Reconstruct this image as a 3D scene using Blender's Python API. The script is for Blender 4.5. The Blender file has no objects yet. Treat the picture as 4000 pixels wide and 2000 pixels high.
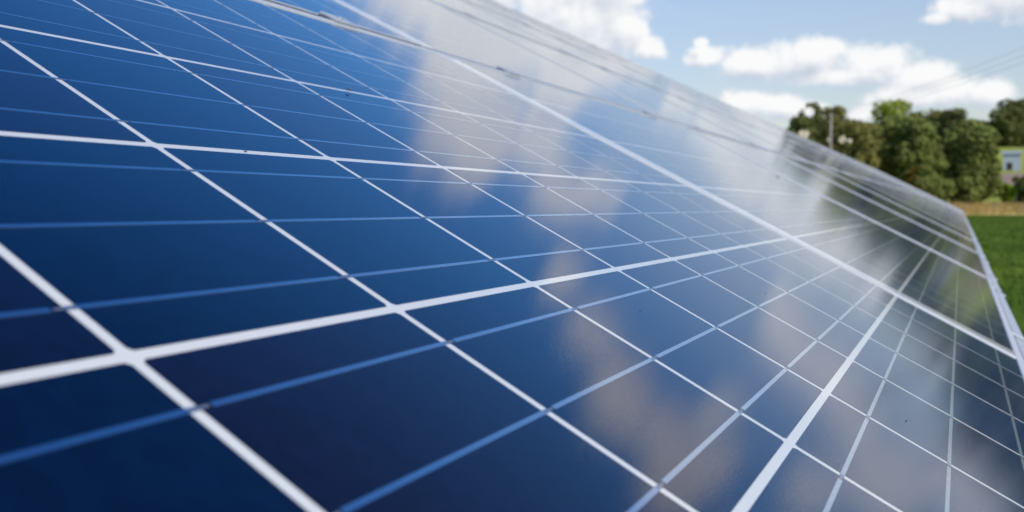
import bpy, math, random
import numpy as np
from mathutils import Matrix, Vector
rad = math.radians
rng = np.random.default_rng(7)
random.seed(7)
sc = bpy.context.scene
C = sc.collection

# ------------------------------------------------------------------ camera
CAM_H = 0.95
PITCH = rad(-0.18)
cam_d = bpy.data.cameras.new('camera')
cam = bpy.data.objects.new('camera', cam_d); C.objects.link(cam)
cam.location = (0, 0, CAM_H)
cam.rotation_euler = (rad(90) + PITCH, 0, 0)
cam_d.sensor_width = 36.0
cam_d.lens = 3865.0 / 4000 * 36
cam_d.shift_x = (2000 - 1647.4) / 4000
cam_d.shift_y = -(1000 - 821.3) / 4000
cam_d.clip_start = 0.02; cam_d.clip_end = 6000
cam_d.dof.use_dof = True
cam_d.dof.focus_distance = 0.66
cam_d.dof.aperture_fstop = 10.8
sc.camera = cam

# ------------------------------------------------------------------ sky, sun, exposure
SUN_AZ, SUN_EL = 150.0, 43.0        # azimuth clockwise from +Y (the camera's heading)
sc.view_settings.view_transform = 'Standard'
sc.view_settings.look = 'None'
sc.view_settings.gamma = 1.0
sc.view_settings.exposure = 0.15
sc.view_settings.use_curve_mapping = False
sc.cycles.use_denoising = True
world = bpy.data.worlds.new('World'); sc.world = world
world.use_nodes = True


class NT:
    """small helper for building node trees"""
    def __init__(s, nt): s.nt = nt
    def n(s, t, **kw):
        nd = s.nt.nodes.new(t)
        for k, v in kw.items(): setattr(nd, k, v)
        return nd
    def put(s, sock, v):
        if v is None: return
        if isinstance(v, bpy.types.NodeSocket): s.nt.links.new(v, sock)
        else: sock.default_value = v
    def math(s, op, a, b=None, c=None, clamp=False):
        nd = s.n('ShaderNodeMath', operation=op); nd.use_clamp = clamp
        for i, v in enumerate((a, b, c)): s.put(nd.inputs[i], v)
        return nd.outputs[0]
    def vmath(s, op, a, b=None):
        nd = s.n('ShaderNodeVectorMath', operation=op)
        s.put(nd.inputs[0], a); s.put(nd.inputs[1], b)
        return nd.outputs[0]
    def noise(s, vec, scale, detail=4, rough=.55, dist=0):
        nd = s.n('ShaderNodeTexNoise')
        s.put(nd.inputs['Vector'], vec); nd.inputs['Scale'].default_value = scale
        nd.inputs['Detail'].default_value = detail; nd.inputs['Roughness'].default_value = rough
        nd.inputs['Distortion'].default_value = dist
        return nd.outputs['Fac']
    def smooth(s, v, a, b, lo=0., hi=1.):
        nd = s.n('ShaderNodeMapRange', interpolation_type='SMOOTHSTEP')
        s.put(nd.inputs['Value'], v)
        nd.inputs['From Min'].default_value = a; nd.inputs['From Max'].default_value = b
        nd.inputs['To Min'].default_value = lo; nd.inputs['To Max'].default_value = hi
        return nd.outputs['Result']
    def mix(s, f, a, b):
        nd = s.n('ShaderNodeMix', data_type='RGBA')
        s.put(nd.inputs[0], f); s.put(nd.inputs[6], a); s.put(nd.inputs[7], b)
        return nd.outputs[2]


# clouds: (azimuth, elevation, half width, half height) in degrees
CLOUDS = [
    # large cumulus on the left, rising above the panels
    (1.0, 13.6, 8.0, 6.2), (6.2, 15.6, 4.6, 5.0), (9.8, 18.2, 3.6, 4.2), (11.6, 19.4, 2.0, 2.6), (8.5, 10.8, 5.0, 4.0),
    (11.0, 12.2, 2.2, 3.2), (11.4, 10.0, 2.0, 2.5), (12.7, 8.9, 1.3, 0.9), (13.0, 16.0, 2.4, 2.4), (16.2, 16.6, 2.2, 1.8), (17.6, 14.9, 2.0, 1.2),
    (20.3, 19.2, 1.8, 1.3), (-7.0, 11.0, 6.0, 5.0),
    # long bank low over the trees
    (18.5, 7.9, 2.8, 1.2), (21.3, 8.0, 2.8, 1.4), (24.4, 7.5, 2.8, 1.35), (26.8, 6.7, 2.0, 1.15), (23.6, 7.0, 4.2, 0.7),
    (26.4, 5.8, 3.0, 0.8), (28.2, 6.0, 2.1, 0.95), (29.8, 5.8, 1.4, 0.85), (16.1, 8.3, 1.4, 0.8), (15.8, 9.1, 0.5, 0.35),
    (34.4, 4.6, 1.7, .9),
    # low puffs behind the array edge and the trees
    (18.0, 5.7, 1.7, 0.95), (20.0, 5.45, 1.7, 0.85), (21.4, 5.2, 1.2, 0.6), (24.2, 5.0, 1.4, 0.5),
    # upper right
    (30.6, 10.6, 3.2, 1.7), (29.0, 10.0, 2.2, 1.0), (33.2, 10.0, 2.8, 1.5), (35.6, 10.2, 1.8, 1.4), (27.6, 9.6, 1.0, 0.4),
    (38.6, 10.6, 2.6, 3.0), (37.4, 13.8, 1.8, 1.8), (40.8, 7.6, 2.6, 1.4),
    # high bank above the frame
    (24.6, 19.6, 2.6, 1.6), (28.2, 20.0, 3.8, 2.2), (31.6, 19.2, 3.0, 2.0), (33.6, 17.6, 2.4, 1.9), (31.6, 15.6, 1.4, 1.2),
    (33.8, 20.4, 2.4, 1.7), (40.5, 19.0, 4.0, 2.6), (47.0, 14.0, 4.0, 2.2), (52.0, 9.0, 6.0, 2.4), (-20.0, 12.0, 6.0, 3.0), (-34.0, 9.0, 8.0, 3.0),
]


def cloud_group():
    g = bpy.data.node_groups.new('cloud_density', 'ShaderNodeTree')
    g.interface.new_socket('Vector', in_out='INPUT', socket_type='NodeSocketVector')
    g.interface.new_socket('Density', in_out='OUTPUT', socket_type='NodeSocketFloat')
    t = NT(g)
    gi = t.n('NodeGroupInput'); go = t.n('NodeGroupOutput')
    p = gi.outputs[0]
    # scattered fair-weather cumulus all round, away from the banks placed above
    sep = t.n('ShaderNodeSeparateXYZ'); t.put(sep.inputs[0], p)
    far = t.smooth(t.math('ABSOLUTE', t.math('SUBTRACT', sep.outputs[0], 15.)), 48., 62.)
    band = t.math('MULTIPLY', t.smooth(sep.outputs[1], 2., 6.), t.smooth(sep.outputs[1], 60., 28.))
    squash = t.n('ShaderNodeMapping'); squash.inputs['Scale'].default_value = (1, 1.7, 1); t.put(squash.inputs[0], p)
    gen = t.smooth(t.noise(squash.outputs[0], .07, 2), .5, .78)
    d = t.math('MULTIPLY', t.math('MULTIPLY', gen, far), band)
    for (a, e, ra, re) in CLOUDS:
        m = t.n('ShaderNodeMapping', vector_type='TEXTURE')
        m.inputs['Location'].default_value = (a, e, 0); m.inputs['Scale'].default_value = (ra * 1.36, re * 1.36, 1)
        t.put(m.inputs[0], p)
        gr = t.n('ShaderNodeTexGradient', gradient_type='SPHERICAL'); t.put(gr.inputs[0], m.outputs[0])
        d = t.math('SMOOTH_MAX', d, gr.outputs['Fac'], .08)
    n1 = t.noise(p, .75, 8, .62, .2)
    n2 = t.noise(p, .33, 3, .5)
    nn = t.math('ADD', t.math('MULTIPLY', t.math('SUBTRACT', n1, .5), .95), t.math('MULTIPLY', t.math('SUBTRACT', n2, .5), .5))
    out = t.math('ADD', d, t.math('MULTIPLY', nn, t.smooth(d, .0, .20)))
    g.links.new(out, go.inputs[0])
    return g


def build_world():
    nt = world.node_tree; nt.nodes.clear(); t = NT(nt)
    sky = t.n('ShaderNodeTexSky', sky_type='NISHITA')
    sky.sun_disc = False
    sky.sun_elevation = rad(SUN_EL); sky.sun_rotation = rad(SUN_AZ)
    sky.altitude = 100; sky.air_density = 1.0; sky.dust_density = 0.6; sky.ozone_density = 2.2
    bg_sky = t.n('ShaderNodeBackground'); bg_sky.inputs['Strength'].default_value = 0.15
    co = t.n('ShaderNodeTexCoord')
    sep = t.n('ShaderNodeSeparateXYZ'); nt.links.new(co.outputs['Generated'], sep.inputs[0])
    az = t.math('MULTIPLY', t.math('ARCTAN2', sep.outputs[0], sep.outputs[1]), 180 / math.pi)
    el = t.math('MULTIPLY', t.math('ARCSINE', sep.outputs[2]), 180 / math.pi)
    pos = t.n('ShaderNodeCombineXYZ'); t.put(pos.inputs[0], az); t.put(pos.inputs[1], el)
    grp = cloud_group()
    # paler haze low down, a deeper blue higher up
    rp = t.n('ShaderNodeValToRGB'); t.put(rp.inputs[0], t.math('DIVIDE', el, 90.))
    ce = rp.color_ramp.elements
    ce[0].position = 4 / 90; ce[0].color = (.86, .73, .67, 1)
    ce[1].position = 42 / 90; ce[1].color = (.16, .53, 1.0, 1)
    e = ce.new(11 / 90); e.color = (1.06, .92, .86, 1)
    e = ce.new(21 / 90); e.color = (.46, .87, 1.17, 1)
    tint = rp.outputs[0]
    mul = t.n('ShaderNodeMix', data_type='RGBA', blend_type='MULTIPLY'); mul.inputs[0].default_value = 1.0
    nt.links.new(sky.outputs[0], mul.inputs[6]); nt.links.new(tint, mul.inputs[7])
    nt.links.new(mul.outputs[2], bg_sky.inputs['Color'])
    def dens(v):
        nd = t.n('ShaderNodeGroup'); nd.node_tree = grp; t.put(nd.inputs[0], v); return nd.outputs[0]
    d0 = dens(pos.outputs[0])
    d1 = dens(t.vmath('ADD', pos.outputs[0], (0.35, 0.75, 0.0)))
    alpha = t.smooth(d0, .24, .62)
    alpha = t.math('MULTIPLY', alpha, t.smooth(el, 0.5, 3.5, 0.35, 1.0))
    lit = t.math('ADD', t.math('MULTIPLY', t.math('SUBTRACT', d0, d1), 1.35), .65, clamp=True)
    shade = t.mix(t.smooth(el, 16.5, 20.), (.56, .62, .73, 1), (.63, .59, .655, 1))
    ccol = t.mix(lit, shade, (.95, .95, .955, 1))
    bg_c = t.n('ShaderNodeBackground'); nt.links.new(ccol, bg_c.inputs['Color']); bg_c.inputs['Strength'].default_value = 0.915
    mx = t.n('ShaderNodeMixShader'); t.put(mx.inputs[0], alpha)
    nt.links.new(bg_sky.outputs[0], mx.inputs[1]); nt.links.new(bg_c.outputs[0], mx.inputs[2])
    out = t.n('ShaderNodeOutputWorld'); nt.links.new(mx.outputs[0], out.inputs['Surface'])


build_world()
sun_d = bpy.data.lights.new('sun', 'SUN'); sun_d.energy = 3.5; sun_d.angle = rad(0.5); sun_d.color = (1.0, .935, .84)
sun = bpy.data.objects.new('sun', sun_d); C.objects.link(sun)
sdir = Vector((math.sin(rad(SUN_AZ)) * math.cos(rad(SUN_EL)), math.cos(rad(SUN_AZ)) * math.cos(rad(SUN_EL)), math.sin(rad(SUN_EL))))
sun.rotation_euler = sdir.to_track_quat('Z', 'Y').to_euler()
sun.location = sdir * 50

# ------------------------------------------------------------------ helpers
def at(px, py, depth):
    """world point at a depth in front of the camera, used to read sizes and places off the photograph"""
    x = (px - 1647.4) / 3865 * depth; y = (821.3 - py) / 3865 * depth
    c, s = math.cos(PITCH), math.sin(PITCH)
    return Vector((x, depth * c - y * s, depth * s + y * c + CAM_H))


def mesh(name, verts, faces, mats, midx=None, smooth=False):
    me = bpy.data.meshes.new(name)
    me.from_pydata([tuple(v) for v in verts], [], [tuple(f) for f in faces])
    for m in (mats if isinstance(mats, (list, tuple)) else [mats]): me.materials.append(m)
    if midx is not None: me.polygons.foreach_set('material_index', midx)
    if smooth: me.polygons.foreach_set('use_smooth', [True] * len(me.polygons))
    me.update()
    return me


def link(name, data, parent=None, loc=None):
    o = bpy.data.objects.new(name, data); C.objects.link(o)
    if parent is not None: o.parent = parent
    if loc is not None: o.location = loc
    return o


def tag(o, label, cat, group=None):
    o['label'] = label; o['category'] = cat
    if group: o['group'] = group
    return o


def thing(name, label, cat, loc=(0, 0, 0), rotz=0, group=None):
    o = link(name, None, loc=loc); o.rotation_euler = (0, 0, rotz)
    return tag(o, label, cat, group)


class MB:
    """collects simple solids for one mesh"""
    def __init__(s): s.v = []; s.f = []; s.m = []
    def add(s, v, f, mi=0):
        b = len(s.v); s.v += [tuple(q) for q in v]; s.f += [tuple(i + b for i in q) for q in f]; s.m += [mi] * len(f)
    def box(s, x0, x1, y0, y1, z0, z1, mi=0, ch=0):
        if ch:   # chamfered upper edges
            c = ch
            v = [(x0, y0, z0), (x1, y0, z0), (x1, y1, z0), (x0, y1, z0), (x0, y0, z1 - c), (x1, y0, z1 - c), (x1, y1, z1 - c), (x0, y1, z1 - c),
                 (x0 + c, y0 + c, z1), (x1 - c, y0 + c, z1), (x1 - c, y1 - c, z1), (x0 + c, y1 - c, z1)]
            f = [(3, 2, 1, 0), (0, 1, 5, 4), (1, 2, 6, 5), (2, 3, 7, 6), (3, 0, 4, 7), (4, 5, 9, 8), (5, 6, 10, 9), (6, 7, 11, 10), (7, 4, 8, 11), (8, 9, 10, 11)]
        else:
            v = [(x0, y0, z0), (x1, y0, z0), (x1, y1, z0), (x0, y1, z0), (x0, y0, z1), (x1, y0, z1), (x1, y1, z1), (x0, y1, z1)]
            f = [(3, 2, 1, 0), (4, 5, 6, 7), (0, 1, 5, 4), (1, 2, 6, 5), (2, 3, 7, 6), (3, 0, 4, 7)]
        s.add(v, f, mi)
    def tube(s, pts, radii, n=8, mi=0):
        pts = [Vector(p) for p in pts]; b = len(s.v)
        for i, p in enumerate(pts):
            d = (pts[min(i + 1, len(pts) - 1)] - pts[max(i - 1, 0)]).normalized()
            a = d.orthogonal().normalized() if abs(d.z) < .9 else Vector((1, 0, 0)) - d * d.x
            a.normalize(); c = d.cross(a)
            for k in range(n):
                t = 2 * math.pi * k / n
                s.v.append(tuple(p + (a * math.cos(t) + c * math.sin(t)) * radii[i]))
        for i in range(len(pts) - 1):
            for k in range(n):
                k2 = (k + 1) % n
                s.f.append((b + i * n + k, b + i * n + k2, b + (i + 1) * n + k2, b + (i + 1) * n + k)); s.m.append(mi)
        s.f.append(tuple(b + k for k in range(n))[::-1]); s.m.append(mi)
        s.f.append(tuple(b + (len(pts) - 1) * n + k for k in range(n))); s.m.append(mi)
    def ball(s, c, r, seg=10, ring=6, mi=0):
        b = len(s.v); c = Vector(c); r = Vector(r) if not isinstance(r, (int, float)) else Vector((r, r, r))
        for i in range(ring + 1):
            ph = math.pi * i / ring
            for k in range(seg):
                t = 2 * math.pi * k / seg
                s.v.append((c.x + r.x * math.sin(ph) * math.cos(t), c.y + r.y * math.sin(ph) * math.sin(t), c.z + r.z * math.cos(ph)))
        for i in range(ring):
            for k in range(seg):
                k2 = (k + 1) % seg
                s.f.append((b + i * seg + k, b + (i + 1) * seg + k, b + (i + 1) * seg + k2, b + i * seg + k2)); s.m.append(mi)
    def mesh(s, name, mats, smooth=False): return mesh(name, s.v, s.f, mats, s.m, smooth)


# ------------------------------------------------------------------ materials
def new_mat(name):
    m = bpy.data.materials.new(name); m.use_nodes = True
    t = NT(m.node_tree); b = m.node_tree.nodes['Principled BSDF']
    return m, t, b


def plain(name, col, rough=.6, metal=0., noise_amt=.25, scale=8., bump=0.):
    m, t, b = new_mat(name)
    co = t.n('ShaderNodeTexCoord').outputs['Object']
    f = t.noise(co, scale, 5)
    dk = tuple(c * (1 - noise_amt) for c in col) + (1,); lt = tuple(min(1, c * (1 + noise_amt)) for c in col) + (1,)
    t.put(b.inputs['Base Color'], t.mix(t.smooth(f, .3, .7), dk, lt))
    b.inputs['Roughness'].default_value = rough; b.inputs['Metallic'].default_value = metal
    if bump:
        bp = t.n('ShaderNodeBump'); bp.inputs['Strength'].default_value = bump; t.put(bp.inputs['Height'], f)
        t.put(b.inputs['Normal'], bp.outputs[0])
    return m


COAT_IOR = 1.52
DUST = .095
def glazed(t, b, co):
    """the laminated front glass: a clear, finely textured coat with faint wiping streaks and dust"""
    b.inputs['Coat Weight'].default_value = 1.0
    b.inputs['Coat IOR'].default_value = COAT_IOR
    b.inputs['Sheen Weight'].default_value = DUST     # thin dust film, seen at shallow angles
    b.inputs['Sheen Roughness'].default_value = .22
    big = t.noise(co, 9., 4)
    st = t.n('ShaderNodeMapping'); st.inputs['Scale'].default_value = (6, 60, 1); t.put(st.inputs[0], co)
    streak = t.noise(st.outputs[0], 1., 3)
    t.put(b.inputs['Coat Roughness'], t.math('ADD', t.math('MULTIPLY', big, .012), t.math('MULTIPLY_ADD', streak, .018, .012)))
    grain = t.n('ShaderNodeBump'); grain.inputs['Strength'].default_value = .065; grain.inputs['Distance'].default_value = .0005
    t.put(grain.inputs['Height'], t.noise(co, 750., 2))
    t.put(b.inputs['Coat Normal'], grain.outputs[0])


def cell_mat():
    m, t, b = new_mat('silicon_cell')
    co = t.n('ShaderNodeTexCoord').outputs['Object']
    oi = t.n('ShaderNodeObjectInfo'); ge = t.n('ShaderNodeNewGeometry')
    r = t.math('FRACT', t.math('ADD', oi.outputs['Random'], ge.outputs['Random Per Island']))
    shift = t.n('ShaderNodeVectorMath', operation='ADD'); t.put(shift.inputs[0], co)
    cb = t.n('ShaderNodeCombineXYZ'); t.put(cb.inputs[0], t.math('MULTIPLY', r, 7.3)); t.put(cb.inputs[1], t.math('MULTIPLY', r, 3.1)); t.put(shift.inputs[1], cb.outputs[0])
    p = shift.outputs[0]
    base = t.mix(r, (.0026, .0008, .0055, 1), (.0001, .0028, .0125, 1))
    bright = t.mix(r, (.0066, .0036, .0190, 1), (.0005, .0080, .0340, 1))
    # polycrystalline flakes and soft blotches
    vo = t.n('ShaderNodeTexVoronoi'); vo.inputs['Scale'].default_value = 130; t.put(vo.inputs['Vector'], p)
    fl = t.n('ShaderNodeSeparateColor'); t.put(fl.inputs[0], vo.outputs['Color'])
    soft = t.noise(p, 22., 3)
    gr = t.noise(p, 1400., 2)
    k = t.math('ADD', t.math('ADD', t.math('MULTIPLY', fl.outputs[0], .75), t.math('MULTIPLY', soft, .6)), t.math('MULTIPLY', t.math('SUBTRACT', gr, .5), 1.6), clamp=True)
    base = t.mix(t.math('MULTIPLY', k, .5), base, bright)
    # blue of the reflected sky mixed into the base colour at shallow angles
    lw = t.n('ShaderNodeLayerWeight'); lw.inputs['Blend'].default_value = .5
    base = t.mix(t.smooth(lw.outputs['Facing'], .50, .92), base, t.mix(r, (.004, .022, .080, 1), (.002, .034, .105, 1)))
    # silver finger lines, far finer than the busbars
    sp = t.n('ShaderNodeSeparateXYZ'); t.put(sp.inputs[0], co)
    fr = t.math('FRACT', t.math('MULTIPLY', sp.outputs[0], 1 / .0022))
    line = t.smooth(t.math('ABSOLUTE', t.math('SUBTRACT', fr, .5)), .43, .5)
    base = t.mix(t.math('MULTIPLY', line, .010), base, (.35, .4, .45, 1))
    t.put(b.inputs['Base Color'], base)
    b.inputs['Roughness'].default_value = .45
    b.inputs['Specular IOR Level'].default_value = 0.
    glazed(t, b, co)
    return m


def sheet_mat():
    m, t, b = new_mat('white_backsheet')
    co = t.n('ShaderNodeTexCoord').outputs['Object']
    t.put(b.inputs['Base Color'], t.mix(t.noise(co, 30., 3), (.56, .55, .515, 1), (.60, .59, .555, 1)))
    b.inputs['Roughness'].default_value = .6; b.inputs['Specular IOR Level'].default_value = .2
    glazed(t, b, co)
    return m


def ribbon_mat(name, col, rough, metal):
    m, t, b = new_mat(name)
    co = t.n('ShaderNodeTexCoord').outputs['Object']
    t.put(b.inputs['Base Color'], t.mix(t.noise(co, 150., 3), tuple(c * .85 for c in col) + (1,), tuple(col) + (1,)))
    b.inputs['Roughness'].default_value = rough; b.inputs['Metallic'].default_value = metal
    glazed(t, b, co)
    return m


M_cell = cell_mat(); M_sheet = sheet_mat()
M_ribbon = ribbon_mat('tinned_ribbon', (.64, .70, .76), .24, 1.0)
M_stub = ribbon_mat('solder_pad', (.17, .18, .22), .6, .4)
M_alu = plain('anodised_aluminium', (.455, .465, .475), .45, .06, .05, 40.)
M_rail = plain('galvanised_rail', (.41, .425, .45), .45, .15, .08, 30.)
M_clamp_shade = plain('clamp_end_shade', (.17, .17, .18), .4, .8, .2, 60.)  # dark tone painted for the shaded ends of the clamps
M_post = plain('galvanised_post', (.42, .43, .44), .55, .5, .2, 12.)

# ------------------------------------------------------------------ array frame of reference
# axes of the panel plane seen from the camera (right, down, forward), measured off the photograph's grid
Rc = np.array([[0.47862422, -0.77279919, 0.41677363], [-0.00282495, -0.47602743, -0.8794259], [0.8780153, 0.41973717, -0.23002138]])
Tc = np.array([8.50965543e-02, 1.97645940e-01, 2.19250131e-02])
cp, sp_ = math.cos(PITCH), math.sin(PITCH)
def cw(v, o=0.):
    x, d, f = v; y = -d
    return Vector((x, f * cp - y * sp_, f * sp_ + y * cp + o))
U, V, N = cw(Rc[:, 0]), cw(Rc[:, 1]), cw(Rc[:, 2])
O = cw(Tc, CAM_H)
ARRAY = Matrix(((U.x, V.x, N.x, O.x), (U.y, V.y, N.y, O.y), (U.z, V.z, N.z, O.z), (0, 0, 0, 1)))
PU, PV = .159, .161                    # cell pitch
PITCH_U, PITCH_V = 10.5 * PU, 1.012     # panel pitch
N_COL, N_ROW = 40, 5
U0, U1 = -.2190, 1.4455                   # panel edges along the row
V0, V1 = -.009, .986                    # panel edges up the slope
LIP, TOP, DEEP = .011, .0014, .038
FULL = {(0, 0), (0, 1), (1, 0), (1, 1)}

# ------------------------------------------------------------------ ground, hill
def ssm(a, b, x):
    t = np.clip((x - a) / (b - a), 0, 1); return t * t * (3 - 2 * t)

def ground_z(x, y):
    x = np.asarray(x, float); y = np.asarray(y, float)
    r = y
    z = 1.15 * ssm(117.5, 123, r)
    z = z + 17.2 * ssm(150, 330, r) * ssm(-90, 90, x) + 3 * ssm(140, 400, r)
    z = z + .35 * np.sin(x * .05 + 1.3) * np.sin(y * .043) * ssm(125, 170, r)
    return z

def ground_mesh(name, xs, ys, mat, dz=0.):
    X, Y = np.meshgrid(xs, ys); Z = ground_z(X, Y) + dz
    nx, ny = len(xs), len(ys)
    v = np.stack([X.ravel(), Y.ravel(), Z.ravel()], 1)
    f = [(j * nx + i, j * nx + i + 1, (j + 1) * nx + i + 1, (j + 1) * nx + i) for j in range(ny - 1) for i in range(nx - 1)]
    return mesh(name, v, f, mat, smooth=True)

def grass_mat(name, a, b_, c, s1, s2):
    m, t, b = new_mat(name)
    co = t.n('ShaderNodeTexCoord').outputs['Object']
    f = t.noise(co, s1, 5); g = t.noise(co, s2, 4)
    col = t.mix(t.smooth(f, .35, .65), a + (1,), b_ + (1,))
    col = t.mix(t.smooth(g, .55, .8), col, c + (1,))
    t.put(b.inputs['Base Color'], col); b.inputs['Roughness'].default_value = .9
    b.inputs['Specular IOR Level'].default_value = .03
    bp = t.n('ShaderNodeBump'); bp.inputs['Strength'].default_value = .6; bp.inputs['Distance'].default_value = .05
    t.put(bp.inputs['Height'], t.noise(co, s2 * 8, 3)); t.put(b.inputs['Normal'], bp.outputs[0])
    return m

M_lawn = grass_mat('mown_grass', (.060, .108, .011), (.112, .164, .019), (.042, .074, .009), .16, .9)
M_straw = grass_mat('dry_grass', (.52, .38, .135), (.60, .46, .185), (.42, .36, .12), .5, 2.)
M_mead = grass_mat('meadow_grass', (.23, .255, .047), (.28, .305, .06), (.19, .23, .04), .03, .12)
lin = np.linspace
lawn = link('lawn', ground_mesh('lawn', lin(-420, 420, 61), np.r_[lin(-420, 0, 22), lin(8, 118, 40)], M_lawn)); lawn['kind'] = 'structure'
bank = link('dry_grass_bank', ground_mesh('dry_grass_bank', lin(-420, 420, 121), lin(118, 124, 9), M_straw)); bank['kind'] = 'structure'
hill = link('hillside', ground_mesh('hillside', np.r_[lin(-3500, -450, 12), lin(-420, 420, 85), lin(450, 3500, 12)], np.r_[lin(124, 460, 60), lin(600, 3500, 14)], M_mead)); hill['kind'] = 'structure'
back = link('field', ground_mesh('field', lin(-3500, 3500, 20), np.r_[lin(-3500, -420, 10)], M_lawn)); back['kind'] = 'structure'

# ------------------------------------------------------------------ solar panels
def cell_verts(u, v, z=.00006, c=.0018, hu=.0771, hv=.0781):
    x0, x1, y0, y1 = u - hu, u + hu, v - hv, v + hv
    return [(x0 + c, y0, z), (x1 - c, y0, z), (x1, y0 + c, z), (x1, y1 - c, z), (x1 - c, y1, z), (x0 + c, y1, z), (x0, y1 - c, z), (x0, y0 + c, z)]

me_cell = mesh('solar_cell', cell_verts(0, 0, 0), [tuple(range(8))], M_cell)
v_all = []; f_all = []
for r in range(6):
    for c_ in range(10):
        b0 = len(v_all); v_all += cell_verts((c_ - .5) * PU, (r + .5) * PV); f_all.append(tuple(range(b0, b0 + 8)))
me_cells = mesh('solar_cells', v_all, f_all, M_cell)

BUS = .0522; BW = .00118
def busbar(mb, v, rev):
    """ten soldered ribbon lengths, each dipping across the gap behind the next cell"""
    z = .00018
    for c_ in range(10):
        a, e = (c_ - 1) * PU + .0024, c_ * PU - .0024
        gap = .0048
        if rev:
            s0, s1, g0, g1 = a, e - .0055, a - gap, a
        else:
            s0, s1, g0, g1 = a + .0055, e, e, e + gap
        w = BW
        mb.box(s0, s1, v - w, v + w, .00007, z, 0)
        st0, st1 = (s1 + .0012, e) if rev else (a, s0 - .0012)
        mb.box(st0, st1, v - w * .55, v + w * .55, .00007, .00012, 1)
        if (rev and c_ > 0) or (not rev and c_ < 9):
            h0, h1 = (.00009, .00016) if rev else (.00016, .00009)
            mb.add([(g0, v - w, h0), (g1, v - w, h1), (g1, v + w, h1), (g0, v + w, h0), (g0, v - w, .00003), (g1, v - w, .00003), (g1, v + w, .00003), (g0, v + w, .00003)],
                   [(0, 1, 2, 3), (7, 6, 5, 4), (0, 4, 5, 1), (1, 5, 6, 2), (2, 6, 7, 3), (3, 7, 4, 0)], 2)

M_bridge = ribbon_mat('ribbon_bridge', (.30, .36, .44), .5, .9)
mbs = []
for rev in (False, True):
    mb = MB(); busbar(mb, 0., rev); mbs.append(mb.mesh('busbar', [M_ribbon, M_stub, M_bridge]))
mb = MB()
for r in range(6):
    for k in (-1, 0, 1): busbar(mb, (r + .5) * PV + k * BUS, r % 2 == 0)
me_bus_all = mb.mesh('busbars', [M_ribbon, M_stub, M_bridge])
mb = MB(); mb.box(U0 + .002, U1 - .002, V0 + .002, V1 - .002, -.005, 0.); me_sheet = mb.mesh('backsheet', M_sheet)
mb = MB(); mb.box(U0, U1, V0, V0 + LIP, -DEEP, TOP, 0, .0007); me_f0 = mb.mesh('frame_rail_long', M_alu)
mb = MB(); mb.box(U0, U1, V0 + .002, V0 + .0085, -DEEP, TOP - .0006, 0, .0007); me_f0u = mb.mesh('frame_rail_long', M_alu)   # slimmer lip of the upper rows
mb = MB(); mb.box(U0, U1, V1 - LIP - .006, V1, -DEEP, TOP, 0, .0007); me_f1 = mb.mesh('frame_rail_long', M_alu)
mb = MB(); mb.box(U0, U0 + .009, V0 + LIP, V1 - LIP - .006, -DEEP, TOP - .0002, 0, .0007); me_f2 = mb.mesh('frame_rail_short', M_alu)
mb = MB(); mb.box(U1 - .0085, U1, V0 + LIP, V1 - LIP - .006, -DEEP, TOP - .0002, 0, .0007); me_f3 = mb.mesh('frame_rail_short', M_alu)

def taller(me, dz=.0014):
    m2 = me.copy(); zmax = max(v.co.z for v in m2.vertices)
    for v in m2.vertices:
        if v.co.z > zmax - .002: v.co.z += dz
    return m2
far_rails = [taller(m_) for m_ in (me_f0u, me_f1, me_f2, me_f3)]
ORD = ['first', 'second', 'third', 'fourth', 'fifth', 'sixth']
ROWN = ['bottom', 'second', 'third', 'fourth', 'top']
def panel_label(row, col):
    if (row, col) == (0, 0): return 'large blue solar panel filling the foreground, its white grid lines sharp'
    if (row, col) == (0, 1): return 'solar panel behind the first pale frame joint, reflecting clouds and dark trees'
    if (row, col) == (1, 0): return 'blurred solar panel just above the foreground panel across the narrow clamp gap'
    if row == 4: return 'distant solar panel in the top row along the edge against the sky'
    if col < (6 if row == 0 else 4): return 'blurred solar panel, %s from the near end of the %s row of the array' % (ORD[col], ROWN[row])
    return 'far solar panel in the %s row, seen edge-on among thin grey streaks' % ROWN[row]

def make_panel(row, col):
    o = link('solar_panel', None)
    tag(o, panel_label(row, col), 'solar panel', 'solar panels of the tilted array')
    j = Vector((0, 0, 0))
    if row + col > 0: j = Vector((rng.normal(0, .0012), rng.normal(0, .0010), rng.normal(0, .0003) - (.0003 if row else 0)))
    o.matrix_world = ARRAY @ Matrix.Translation((col * PITCH_U + j.x, row * PITCH_V + j.y, j.z))
    link('backsheet', me_sheet, o)
    for m_ in (far_rails if col >= 2 else (me_f0u if row else me_f0, me_f1, me_f2, me_f3)): link('frame_rail', m_, o)
    if (row, col) in FULL:
        for r in range(6):
            for c_ in range(10): link('solar_cell', me_cell, o, ((c_ - .5) * PU, (r + .5) * PV, .00006))
            for k in (-1, 0, 1): link('busbar', mbs[1 - r % 2], o, (0, (r + .5) * PV + k * BUS, 0))
    else:
        q = link('solar_cells', me_cells, o); q['kind'] = 'stuff'
        if col < 8:
            q = link('busbars', me_bus_all, o); q['kind'] = 'stuff'
    return o

for row in range(N_ROW):
    for col in range(N_COL): make_panel(row, col)

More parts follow.
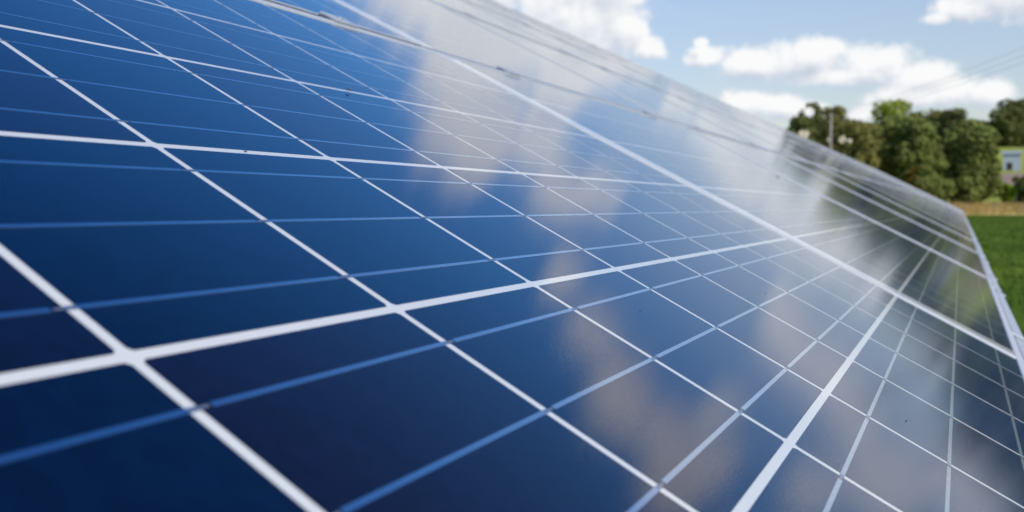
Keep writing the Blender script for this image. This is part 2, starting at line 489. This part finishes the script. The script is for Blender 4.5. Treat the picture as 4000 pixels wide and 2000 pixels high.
# ------------------------------------------------------------------ mounting rack
rack = link('mounting_rack', None); rack.matrix_world = ARRAY.copy()
tag(rack, 'pale metal rack with a bottom rail and clamps carrying the tilted solar array', 'mounting rack')
UA, UB = U0 - .1, (N_COL - 1) * PITCH_U + U1 + .1
mb = MB(); mb.box(U0, UB, V0 - .0240, V0 - .0060, -.045, -.0035, 0, .001); link('bottom_rail', mb.mesh('bottom_rail', M_rail), rack)
for row in range(1, N_ROW):
    v = row * PITCH_V + (V0 + V1 - PITCH_V) / 2
    mb = MB(); mb.box(UA, UB, v - .0070, v + .0070, -.045, -.0065); link('added_gap_strip', mb.mesh('added_gap_strip', M_rail), rack)  # pale strip added beneath each row gap so the seam reads lighter
for row in range(N_ROW):
    for v in (.23, .76):
        mb = MB(); mb.box(UA, UB, row * PITCH_V + v - .02, row * PITCH_V + v + .02, -.080, -.040); link('purlin', mb.mesh('purlin', M_post), rack)
CL = (U0 + .345, U1 - .275)               # clamp places on each panel
def mid_clamp(mb, u, v, s=1):
    mb.box(u - .03, u + .03, v - .017, v + .017, .0022, .0052, 0, .0008)
    mb.box(u - .028, u + .028, v - .0085, v + .0085, -.03, .0021, 0)
    mb.tube([(u, v, .0054), (u, v, .0075)], [.0055, .005], 6, 0)
    mb.box(u - .046, u - .032, v - .006, v + .006, -.02, .0035, 1, .002)  # dark block standing in for the shadow side of the clamp
def end_clamp(mb, u, v):
    mb.box(u - .015, u + .015, v - .0290, v - .0242, -.04, -.0040, 0, .003)
    mb.box(u - .015, u + .015, v - .0205, v + .003, -.0033, .0010, 0, .0012)
    mb.tube([(u, v - .0291, -.010), (u, v - .0335, -.010)], [.0045, .004], 8, 0)
rest = MB()
for line in range(N_ROW + 1):
    for col in range(N_COL):
        for u in CL:
            uu = u + col * PITCH_U; v = line * PITCH_V + (V0 + V1 - PITCH_V) / 2
            mb = MB() if (line < 3 and col < 3) else rest
            if line == 0: end_clamp(mb, uu, V0)
            else: mid_clamp(mb, uu, v)
            if mb is not rest: link('clamp', mb.mesh('clamp', [M_rail, M_clamp_shade]), rack)
q = link('clamps', rest.mesh('clamps', [M_rail, M_clamp_shade]), rack); q['kind'] = 'stuff'
AINV = ARRAY.inverted()
for col in range(0, N_COL + 1, 2):
    for v in (.5, 4.2):
        top = Vector((U0 + col * PITCH_U, v, -.08)); w = ARRAY @ top
        mb = MB(); a = AINV @ Vector((w.x, w.y, -.3))
        mb.tube([a, top], [.045, .045], 8); link('post', mb.mesh('post', M_post), rack)
    mb = MB(); u = U0 + col * PITCH_U
    mb.box(u - .025, u + .025, .05, 5.0, -.14, -.081); link('rafter', mb.mesh('rafter', M_post), rack)

# ------------------------------------------------------------------ small things on the glass
M_bug = plain('insect_shell', (.018, .015, .012), .35, 0, .3, 900.)
M_wing = plain('insect_wing', (.25, .24, .22), .25, 0, .2, 500.)
M_dirt = plain('dirt', (.05, .04, .035), .9, 0, .4, 900.)
def on_glass(i, j, z=.0004): return ARRAY @ Matrix.Translation((i * PU, j * PV, z))
bug = link('insect', None); bug.matrix_world = on_glass(4.50, 3.985) @ Matrix.Rotation(.6, 4, 'Z')
tag(bug, 'tiny dark insect standing on a white grid line of the foreground panel', 'insect')
mb = MB(); mb.ball((0, 0, .0026), (.0013, .0009, .0010)); mb.ball((.0015, 0, .0028), (.0006, .0006, .0006)); mb.ball((-.0014, 0, .0025), (.0012, .0008, .0008))
link('body', mb.mesh('body', M_bug, True), bug)
for s in (-1, 1):
    for k in (-1, 0, 1):
        mb = MB(); mb.tube([(k * .0006, s * .0005, .0024), (k * .0014, s * .0016, .0029), (k * .0020, s * .0023, .0)], [.00016, .00014, .0001], 5)
        link('leg', mb.mesh('leg', M_bug), bug)
    mb = MB(); mb.add([(.0006, s * .0002, .0036), (-.002, s * .0011, .0034), (-.0031, s * .0005, .0032), (-.0016, s * .0001, .0036)], [(0, 1, 2, 3)])
    link('wing', mb.mesh('wing', M_wing), bug)
for (i, j, s, lb) in [(2.455, 3.0, .0010, 'brown dirt speck on the long white line at left in the foreground'),
                      (4.325, .685, .0010, 'thin dark speck on a pale cloud-reflecting cell at lower right'),
                      (5.534, 1.557, .0009, 'round black dot on a blue cell left of the pale frame joint'),
                      (18.407, 3.711, .0055, 'blurred dark spot on the second panel where it mirrors white cloud'),
                      (3.52, 1.72, .0006, 'small black fleck beside a busbar near the picture centre')]:
    mb = MB(); m_ = random.Random(int(i * 100))
    for k in range(4): mb.ball((m_.uniform(-s, s), m_.uniform(-s, s) * .4, s * .15), (s * m_.uniform(.3, .7), s * m_.uniform(.2, .5), s * .25), 7, 4)
    q = link('dirt_speck', mb.mesh('dirt_speck', M_dirt, True)); q.matrix_world = on_glass(i, j); tag(q, lb, 'dirt speck')

# ------------------------------------------------------------------ trees
def leaf_mat(name, a, b_, c):
    m, t, b = new_mat(name)
    co = t.n('ShaderNodeTexCoord').outputs['Object']; ge = t.n('ShaderNodeNewGeometry')
    col = t.mix(ge.outputs['Random Per Island'], a + (1,), b_ + (1,))
    col = t.mix(t.smooth(t.noise(co, .45, 3), .45, .68), col, c + (1,))
    t.put(b.inputs['Base Color'], col); b.inputs['Roughness'].default_value = .7
    b.inputs['Specular IOR Level'].default_value = .12
    tr = t.n('ShaderNodeBsdfTranslucent'); t.put(tr.inputs[0], col)
    mx = t.n('ShaderNodeMixShader'); mx.inputs[0].default_value = .32
    nt = m.node_tree; nt.links.new(b.outputs[0], mx.inputs[1]); nt.links.new(tr.outputs[0], mx.inputs[2])
    nt.links.new(mx.outputs[0], nt.nodes['Material Output'].inputs['Surface'])
    return m

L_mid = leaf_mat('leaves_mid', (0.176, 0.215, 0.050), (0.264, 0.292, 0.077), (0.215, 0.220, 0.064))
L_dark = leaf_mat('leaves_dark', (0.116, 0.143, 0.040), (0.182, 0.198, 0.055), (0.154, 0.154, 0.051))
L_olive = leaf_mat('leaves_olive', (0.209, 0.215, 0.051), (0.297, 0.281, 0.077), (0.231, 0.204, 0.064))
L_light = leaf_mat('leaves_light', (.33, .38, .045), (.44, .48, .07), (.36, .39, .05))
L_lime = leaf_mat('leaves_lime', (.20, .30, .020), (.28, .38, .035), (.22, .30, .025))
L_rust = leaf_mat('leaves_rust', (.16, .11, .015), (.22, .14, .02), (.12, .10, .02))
M_bark = plain('bark', (.11, .085, .06), .9, 0, .4, 6., .5)

GAPS = [(3162, 438, 17), (3140, 522, 19), (3246, 545, 13), (3292, 545, 14), (3320, 552, 8)]   # openings in the left clump: sky and a cream wall behind
def crown_mesh(name, lobes, n, size, mats, rg, place=None):
    """leaf-sized faces spread through the outer shell of uneven lobes; lobes: (x,y,z,r,squash)"""
    L = np.array(lobes)
    w = L[:, 3] ** 2; pick = rg.choice(len(L), n, p=w / w.sum())
    d = rg.normal(size=(n, 3)); d /= np.linalg.norm(d, axis=1, keepdims=True)
    rr = 1 - np.abs(rg.normal(0, .10, n)); rr = np.clip(rr + np.abs(rg.normal(0, .13, n)) * (rg.random(n) < .5), .2, 1.4)
    c = L[pick, :3] + d * (L[pick, 3] * rr)[:, None] * np.stack([np.ones(n), np.ones(n), L[pick, 4]], 1)
    keep = np.ones(n, bool)
    for q in L:   # drop leaves buried deep inside another lobe
        e = (c - q[:3]) / q[3]; e[:, 2] /= q[4]
        keep &= np.linalg.norm(e, axis=1) > .62
    if place is not None:
        (ox, oy, oz), rz = place
        X = ox + c[:, 0] * math.cos(rz) - c[:, 1] * math.sin(rz); Y = oy + c[:, 0] * math.sin(rz) + c[:, 1] * math.cos(rz); Z = oz + c[:, 2] - CAM_H
        for (gx, gy, gr) in GAPS:
            tx, ty = (gx - 1647.4) / 3865, (821.3 - gy) / 3865 - math.tan(-PITCH)
            keep &= np.hypot(X - tx * Y, Z - ty * Y) > (gr * rg.uniform(.75, 1.25, n) + 6) / 3865 * Y
    c = c[keep]; d = d[keep]; n = len(c)
    nr = d + rg.normal(0, .5, (n, 3)) + np.array([0, 0, .25]); nr /= np.linalg.norm(nr, axis=1, keepdims=True)
    a = np.cross(nr, rg.normal(size=(n, 3))); a /= np.linalg.norm(a, axis=1, keepdims=True); b = np.cross(nr, a)
    s = (size * rg.uniform(.6, 1.35, n))[:, None]
    v = np.stack([c - a * s, c - b * s * .55 + nr * s * .15, c + a * s, c + b * s * .55 + nr * s * .15], 1).reshape(-1, 3)
    f = np.arange(n * 4).reshape(-1, 4)
    me = bpy.data.meshes.new(name)
    me.vertices.add(len(v)); me.vertices.foreach_set('co', v.ravel())
    me.loops.add(n * 4); me.loops.foreach_set('vertex_index', f.ravel())
    me.polygons.add(n); me.polygons.foreach_set('loop_start', np.arange(n) * 4); me.polygons.foreach_set('loop_total', np.full(n, 4))
    me.materials.append(mats); me.update(); me.validate()
    return me

def tree(px, top, half, depth, label, mat, seed, name='broadleaf_tree', shape=1.25, n=5200, low=.10, leaf=.30, group=None, base=None, cat='tree', lobes_n=64):
    """a tree with its crown top at image height `top` when seen `depth` metres away"""
    rg = np.random.default_rng(seed)
    half *= 1.14
    c = at(px, top, depth); gz = float(ground_z(c.x, c.y)) if base is None else base
    H = c.z - gz; W = half / 3865 * depth
    rz = rg.uniform(0, 6.28)
    o = thing(name, label, cat, (c.x, c.y, gz), rz, group)
    lobes = []
    for k in range(lobes_n):
        t = (k + .5) / lobes_n; z = low + (1 - low) * t
        prof = (math.sin(math.pi * min(1, max(0, (z - low * .4) / (1.12 - low * .4))) ** shape)) ** .65
        th = k * 2.4 + rg.uniform(-.5, .5); q = rg.uniform(.15, .80) * prof
        r = rg.uniform(.17, .36) * W * (.6 + .45 * prof)
        zz = min(z * H, H - r * .85)
        lobes.append((math.cos(th) * q * W, math.sin(th) * q * W, max(zz, r * .6), r, rg.uniform(.7, 1.0)))
    link('crown', crown_mesh('crown', lobes, int(n * .8), leaf, mat, rg, ((c.x, c.y, gz), rz) if px < 3400 else None), o)
    mb = MB(); tr = .022 * H + .05
    mb.tube([(0, 0, -.3), (0, 0, H * .12), (.1, .05, H * .45), (.0, .1, H * .8)], [tr * 1.3, tr, tr * .7, tr * .2], 8)
    link('trunk', mb.mesh('trunk', M_bark, True), o)
    mb = MB()
    for q in lobes[::6]:
        z0 = q[2] * .6; mb.tube([(0, 0, z0), (q[0] * .5, q[1] * .5, (z0 + q[2]) / 2), (q[0], q[1], q[2])], [tr * .4, tr * .25, tr * .08], 5)
    link('limbs', mb.mesh('limbs', M_bark, True), o)
    return o

# left clump by the pole
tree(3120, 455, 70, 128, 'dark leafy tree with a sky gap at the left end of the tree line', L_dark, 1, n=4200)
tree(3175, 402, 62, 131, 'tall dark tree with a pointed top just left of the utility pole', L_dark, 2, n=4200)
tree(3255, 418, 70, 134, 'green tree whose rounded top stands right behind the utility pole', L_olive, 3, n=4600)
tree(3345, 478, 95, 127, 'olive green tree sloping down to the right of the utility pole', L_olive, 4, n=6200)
# centre clump
tree(3472, 392, 92, 150, 'pale yellow-green tree top rising above the middle of the tree line', L_light, 5, n=6500, shape=1.8)
tree(3405, 500, 60, 140, 'dark tree in the shaded gap left of the pale tree top', L_dark, 6, n=4200)
tree(3505, 452, 100, 130, 'broad green tree in front of the pale yellow-green tree top', L_mid, 7, n=8200, shape=.9)
tree(3590, 468, 95, 126, 'bushy green tree in the middle of the tree line', L_mid, 8, n=8200, shape=.85)
tree(3650, 432, 62, 136, 'dark olive tree top just right of the pale tree', L_olive, 9, n=4600)
tree(3722, 428, 72, 133, 'brownish dark tree with the domed top at the centre right of the tree line', L_dark, 10, n=5200)
tree(3770, 470, 90, 127, 'wide dark green tree left of the pale shed', L_mid, 11, n=7600, shape=.85)
tree(3826, 492, 88, 124.5, 'large rounded green tree standing next to the pale shed and the barn roof', L_mid, 12, n=8600, shape=.75)
tree(3560, 655, 22, 123.5, 'small rust-tinted bush among the green trees', L_rust, 13, 'bush', n=700, leaf=.22, cat='bush', lobes_n=12)
tree(3640, 690, 80, 124, 'low dark bush at the foot of the middle trees', L_mid, 14, 'bush', n=3600, leaf=.26, cat='bush', lobes_n=18)
tree(3790, 690, 80, 124.2, 'low green bush at the foot of the rounded tree', L_mid, 15, 'bush', n=3600, leaf=.26, cat='bush', lobes_n=18)
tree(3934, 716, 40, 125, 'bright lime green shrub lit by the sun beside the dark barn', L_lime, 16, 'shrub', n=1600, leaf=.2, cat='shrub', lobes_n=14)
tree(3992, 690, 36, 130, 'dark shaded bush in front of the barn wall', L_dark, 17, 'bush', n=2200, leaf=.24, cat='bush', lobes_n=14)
tree(3412, 478, 62, 146, 'dark green tree filling the gap behind the middle clump', L_mid, 20, n=4200)
tree(3570, 436, 66, 146, 'green tree top between the pale tree and the dark domed tree', L_mid, 21, n=4600)
tree(3690, 452, 60, 142, 'olive tree filling in left of the dark domed tree', L_olive, 22, n=4200)
tree(3800, 468, 62, 140, 'dark tree showing behind the shoulder of the rounded tree', L_dark, 23, n=4200)
tree(3310, 470, 70, 140, 'dark tree behind the olive tree right of the utility pole', L_dark, 24, n=4200)
# wooded hilltop
k = 0
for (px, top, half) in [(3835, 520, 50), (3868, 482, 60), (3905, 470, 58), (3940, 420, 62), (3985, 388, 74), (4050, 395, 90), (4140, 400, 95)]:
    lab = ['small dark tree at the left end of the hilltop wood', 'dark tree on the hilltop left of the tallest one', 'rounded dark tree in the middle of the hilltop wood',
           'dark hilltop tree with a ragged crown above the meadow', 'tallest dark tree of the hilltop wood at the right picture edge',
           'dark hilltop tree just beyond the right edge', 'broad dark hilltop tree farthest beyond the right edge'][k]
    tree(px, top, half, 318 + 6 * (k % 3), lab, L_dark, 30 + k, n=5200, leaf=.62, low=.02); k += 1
# the tree line goes on to the right, mirrored by the panels
REFL_EL = (5.2, 6.0, 6.9, 6.4, 6.5, 6.0, 6.8, 6.2, 7.0, 6.4, 6.8)
for k, az in enumerate((34.6, 36.6, 38.6, 40.4, 42.4, 44.8, 47.2, 50.0, 53.0, 56.5, 60.0)):
    d = 118 + 5 * (k % 3); px = 1647.4 + math.tan(rad(az)) * 3865
    tree(px, 821.3 - 3865 * math.tan(rad(REFL_EL[k])) / math.cos(rad(az)), 130, d, 'green tree of the row right of the picture, mirrored in the panels', [L_mid, L_dark, L_olive][k % 3], 50 + k, n=6500, group='trees right of the picture', leaf=.36)
for k, az in enumerate((-2., 4., 9., 13.5, 17.)):
    d = 150 + 8 * (k % 2); px = 1647.4 + math.tan(rad(az)) * 3865
    tree(px, 821 - 4.6 * 67.5, 130, d, 'green tree hidden behind the array', [L_mid, L_dark, L_olive][k % 3], 80 + k, n=3000, group='trees behind the array', leaf=.4)

# ------------------------------------------------------------------ buildings, pole, fence
M_white = plain('white_render', (.36, .40, .46), .8, 0, .06, 1.5)
M_cream = plain('cream_render', (.62, .53, .40), .8, 0, .06, 1.5)
M_tile = plain('weathered_roof', (.26, .19, .155), .85, 0, .2, 2.5, .4)
M_slate = plain('slate_roof', (.30, .32, .36), .7, 0, .15, 2.5, .3)
M_timber = plain('dark_timber', (.030, .024, .018), .85, 0, .3, 3., .4)
M_glass = plain('window_glass', (.17, .20, .23), .12, 0, .1, 2.)
M_pole = plain('pole_timber', (.26, .225, .185), .85, 0, .15, 3., .3)
M_wire = plain('cable', (.10, .11, .12), .6, .3, .1, 5.)

def house(name, label, cat, c, w, d, h, ridge, yaw, wall_m, roof_m, windows, door=None):
    o = thing(name, label, cat, c, yaw)
    mb = MB(); hw, hd = w / 2, d / 2
    mb.add([(-hw, -hd, -2), (hw, -hd, -2), (hw, hd, -2), (-hw, hd, -2), (-hw, -hd, h), (hw, -hd, h), (hw, hd, h), (-hw, hd, h), (-hw, 0, h + ridge), (hw, 0, h + ridge)],
           [(3, 2, 1, 0), (0, 1, 5, 4), (2, 3, 7, 6), (1, 2, 6, 9, 5), (3, 0, 4, 8, 7)])
    link('wall', mb.mesh('wall', wall_m), o)
    mb = MB(); e = .35; sl = ridge / hd
    for s in (-1, 1):
        y0 = s * (hd + e); z0 = h - e * sl + .02
        mb.add([(-hw - e, y0, z0), (hw + e, y0, z0), (hw + e, 0, h + ridge + .02), (-hw - e, 0, h + ridge + .02),
                (-hw - e, y0, z0 + .15), (hw + e, y0, z0 + .15), (hw + e, 0, h + ridge + .17), (-hw - e, 0, h + ridge + .17)],
               [(0, 1, 2, 3), (4, 5, 6, 7), (0, 1, 5, 4), (1, 2, 6, 5), (2, 3, 7, 6), (3, 0, 4, 7)])
    link('roof', mb.mesh('roof', roof_m), o)
    for (x, z, ww, hh) in windows:
        mb = MB(); t = .09
        for b_ in ((x - ww / 2 - t, x + ww / 2 + t, z + hh / 2, z + hh / 2 + t), (x - ww / 2 - t, x + ww / 2 + t, z - hh / 2 - t, z - hh / 2),
                   (x - ww / 2 - t, x - ww / 2, z - hh / 2, z + hh / 2), (x + ww / 2, x + ww / 2 + t, z - hh / 2, z + hh / 2)):
            mb.box(b_[0], b_[1], -hd - .06, -hd + .02, b_[2], b_[3])
        f = link('window', mb.mesh('window', M_post), o)
        mb = MB(); mb.box(x - ww / 2, x + ww / 2, -hd - .02, -hd + .01, z - hh / 2, z + hh / 2); link('pane', mb.mesh('pane', M_glass), f)
    if door:
        x, ww, hh = door; mb = MB(); mb.box(x - ww / 2, x + ww / 2, -hd - .05, -hd + .02, 0, hh); link('door', mb.mesh('door', M_timber), o)
    return o

c = at(3953, 636, 235); gz = float(ground_z(c.x, c.y))
house('shed', 'small pale grey shed standing on the meadow below the hilltop wood', 'shed', (c.x, c.y, min(gz, c.z)), 3.6, 3.0, 2.1 + max(0, c.z - gz), .5, rad(-31), M_white, M_slate, [], (-.5, 1.2, 1.7))
c = at(4000, 780, 142)
house('barn', 'brown-roofed barn with dark walls at the right picture edge behind a bright shrub', 'barn', (c.x, c.y, float(ground_z(c.x, c.y))), 5.2, 5.0, 2.4, 2.1, rad(-30), M_timber, M_tile, [(-1.2, 1.3, .9, .8)], (1.1, 1.2, 2.0))
c = at(3225, 600, 262); gz = float(ground_z(c.x, c.y))
house('cottage', 'cream cottage on the slope, glimpsed as bright spots through the trees by the pole', 'cottage', (c.x, c.y, gz), 17.0, 7.0, at(3225, 505, 262).z - gz, 2.2, rad(-12), M_cream, M_tile, [(-5.0, 1.6, 1.0, 1.3), (0., 1.6, 1.0, 1.3), (5.0, 1.6, 1.0, 1.3)], (2.4, 1.1, 2.1))

c = at(3243, 700, 124.0)
pz = float(ground_z(c.x, c.y))
top_z = at(3243, 442, 124.0).z
pole = thing('utility_pole', 'tall weathered wooden utility pole standing among the trees behind the array', 'utility pole', (c.x, c.y, pz))
mb = MB(); H = top_z - pz; mb.tube([(0, 0, -.5), (0, 0, H * .5), (.12, 0, H)], [.22, .19, .15], 10); link('shaft', mb.mesh('shaft', M_pole, True), pole)
for x in (0., .08, .16):
    mb = MB(); mb.tube([(x - .12, -.2, H - .35 - x * 3), (x - .12, -.2, H - .15 - x * 3)], [.05, .04], 6); link('insulator', mb.mesh('insulator', M_pole), pole)
far_end = at(4300, 95, 60.0)
fp = thing('utility_pole', 'wooden utility pole beyond the right edge of the picture', 'utility pole', (far_end.x, far_end.y, 0))
mb = MB(); mb.tube([(0, 0, -.5), (0, 0, far_end.z + .3)], [.2, .15], 10); link('shaft', mb.mesh('shaft', M_pole, True), fp)
mb = MB(); mb.box(-.9, .9, -.06, .06, far_end.z - .12, far_end.z); link('crossarm', mb.mesh('crossarm', M_pole), fp)
for k, x in enumerate((-.8, .2, .8)):
    a = Vector((c.x, c.y - .2, pz + H - .15 - .24 * (2 - k))); b = far_end + Vector((x, 0, .05 + .9 * (k - 1)))
    pts = []
    for i in range(17):
        t = i / 16; p = a.lerp(b, t); p.z -= 1.2 * 4 * t * (1 - t) * .5; pts.append(p)
    mb = MB(); mb.tube(pts, [.010] * 17, 5)
    q = link('power_cable', mb.mesh('power_cable', M_wire, True))
    tag(q, ['lowest of three faint power cables crossing the sky at upper right', 'middle of three faint power cables crossing the sky at upper right', 'topmost of three faint power cables crossing the sky at upper right'][k], 'power cable', 'power cables')

M_fpost = plain('fence_timber', (.20, .16, .12), .9, 0, .25, 5., .3)
fence = thing('fence', 'post and wire fence along the strip of dry grass below the trees', 'fence', (0, 119.0, 0))
for k, x in enumerate(np.arange(40, 112, 3.6)):
    z = float(ground_z(x, 119.0)); mb = MB(); mb.tube([(x, 0, z - .4), (x, 0, z + 1.25)], [.075, .065], 7); link('post', mb.mesh('post', M_fpost, True), fence)
for h in (.35, .75, 1.15):
    mb = MB(); mb.tube([(x, -.08, float(ground_z(x, 119.0)) + h) for x in np.arange(40, 112, 3.6)], [.006] * len(np.arange(40, 112, 3.6)), 4); link('wire', mb.mesh('wire', M_wire), fence)

# ------------------------------------------------------------------ grass growing on the lawn and the bank
def tufts(name, pts, h, w, mat, rg, blades=5):
    n = len(pts) * blades
    p = np.repeat(np.asarray(pts), blades, 0) + np.c_[rg.normal(0, w * 2.2, (n, 2)), np.zeros(n)]
    th = rg.uniform(0, 6.28, n); hh = h * rg.uniform(.5, 1.2, n); lean = rg.normal(0, .35, (n, 2)) * hh[:, None]
    a = np.stack([np.cos(th), np.sin(th), np.zeros(n)], 1) * w * .5
    tip = p + np.c_[lean, hh]
    v = np.stack([p - a, p + a, tip], 1).reshape(-1, 3); f = np.arange(n * 3)
    me = bpy.data.meshes.new(name)
    me.vertices.add(len(v)); me.vertices.foreach_set('co', v.ravel())
    me.loops.add(n * 3); me.loops.foreach_set('vertex_index', f)
    me.polygons.add(n); me.polygons.foreach_set('loop_start', np.arange(n) * 3); me.polygons.foreach_set('loop_total', np.full(n, 3))
    me.materials.append(mat); me.update(); me.validate()
    return me
M_blade = leaf_mat('grass_blades', (.070, .124, .013), (.122, .176, .022), (.054, .094, .011))
M_stalk = leaf_mat('straw_stalks', (.48, .34, .12), (.60, .45, .18), (.40, .32, .11))
rg = np.random.default_rng(3)
az = np.radians(rg.uniform(-4, 86, 70000)); d = 1.0 + 125 * rg.uniform(0, 1, 70000) ** .9
P = np.c_[np.sin(az) * d, np.cos(az) * d]; P = P[P[:, 1] < 117.5]; P = P + rg.normal(0, .3, P.shape)
q = link('grass', tufts('grass', np.c_[P, np.zeros(len(P))], 0.08, .02, M_blade, rg)); q['kind'] = 'stuff'; tag(q, 'short mown green grass right of the array', 'grass')
P = np.c_[rg.uniform(20, 125, 9000), rg.uniform(118.2, 124, 9000)]
q = link('dry_grass', tufts('dry_grass', np.c_[P, ground_z(P[:, 0], P[:, 1])], .55, .05, M_stalk, rg)); q['kind'] = 'stuff'; tag(q, 'tall straw-coloured dry grass in front of the trees', 'dry grass')
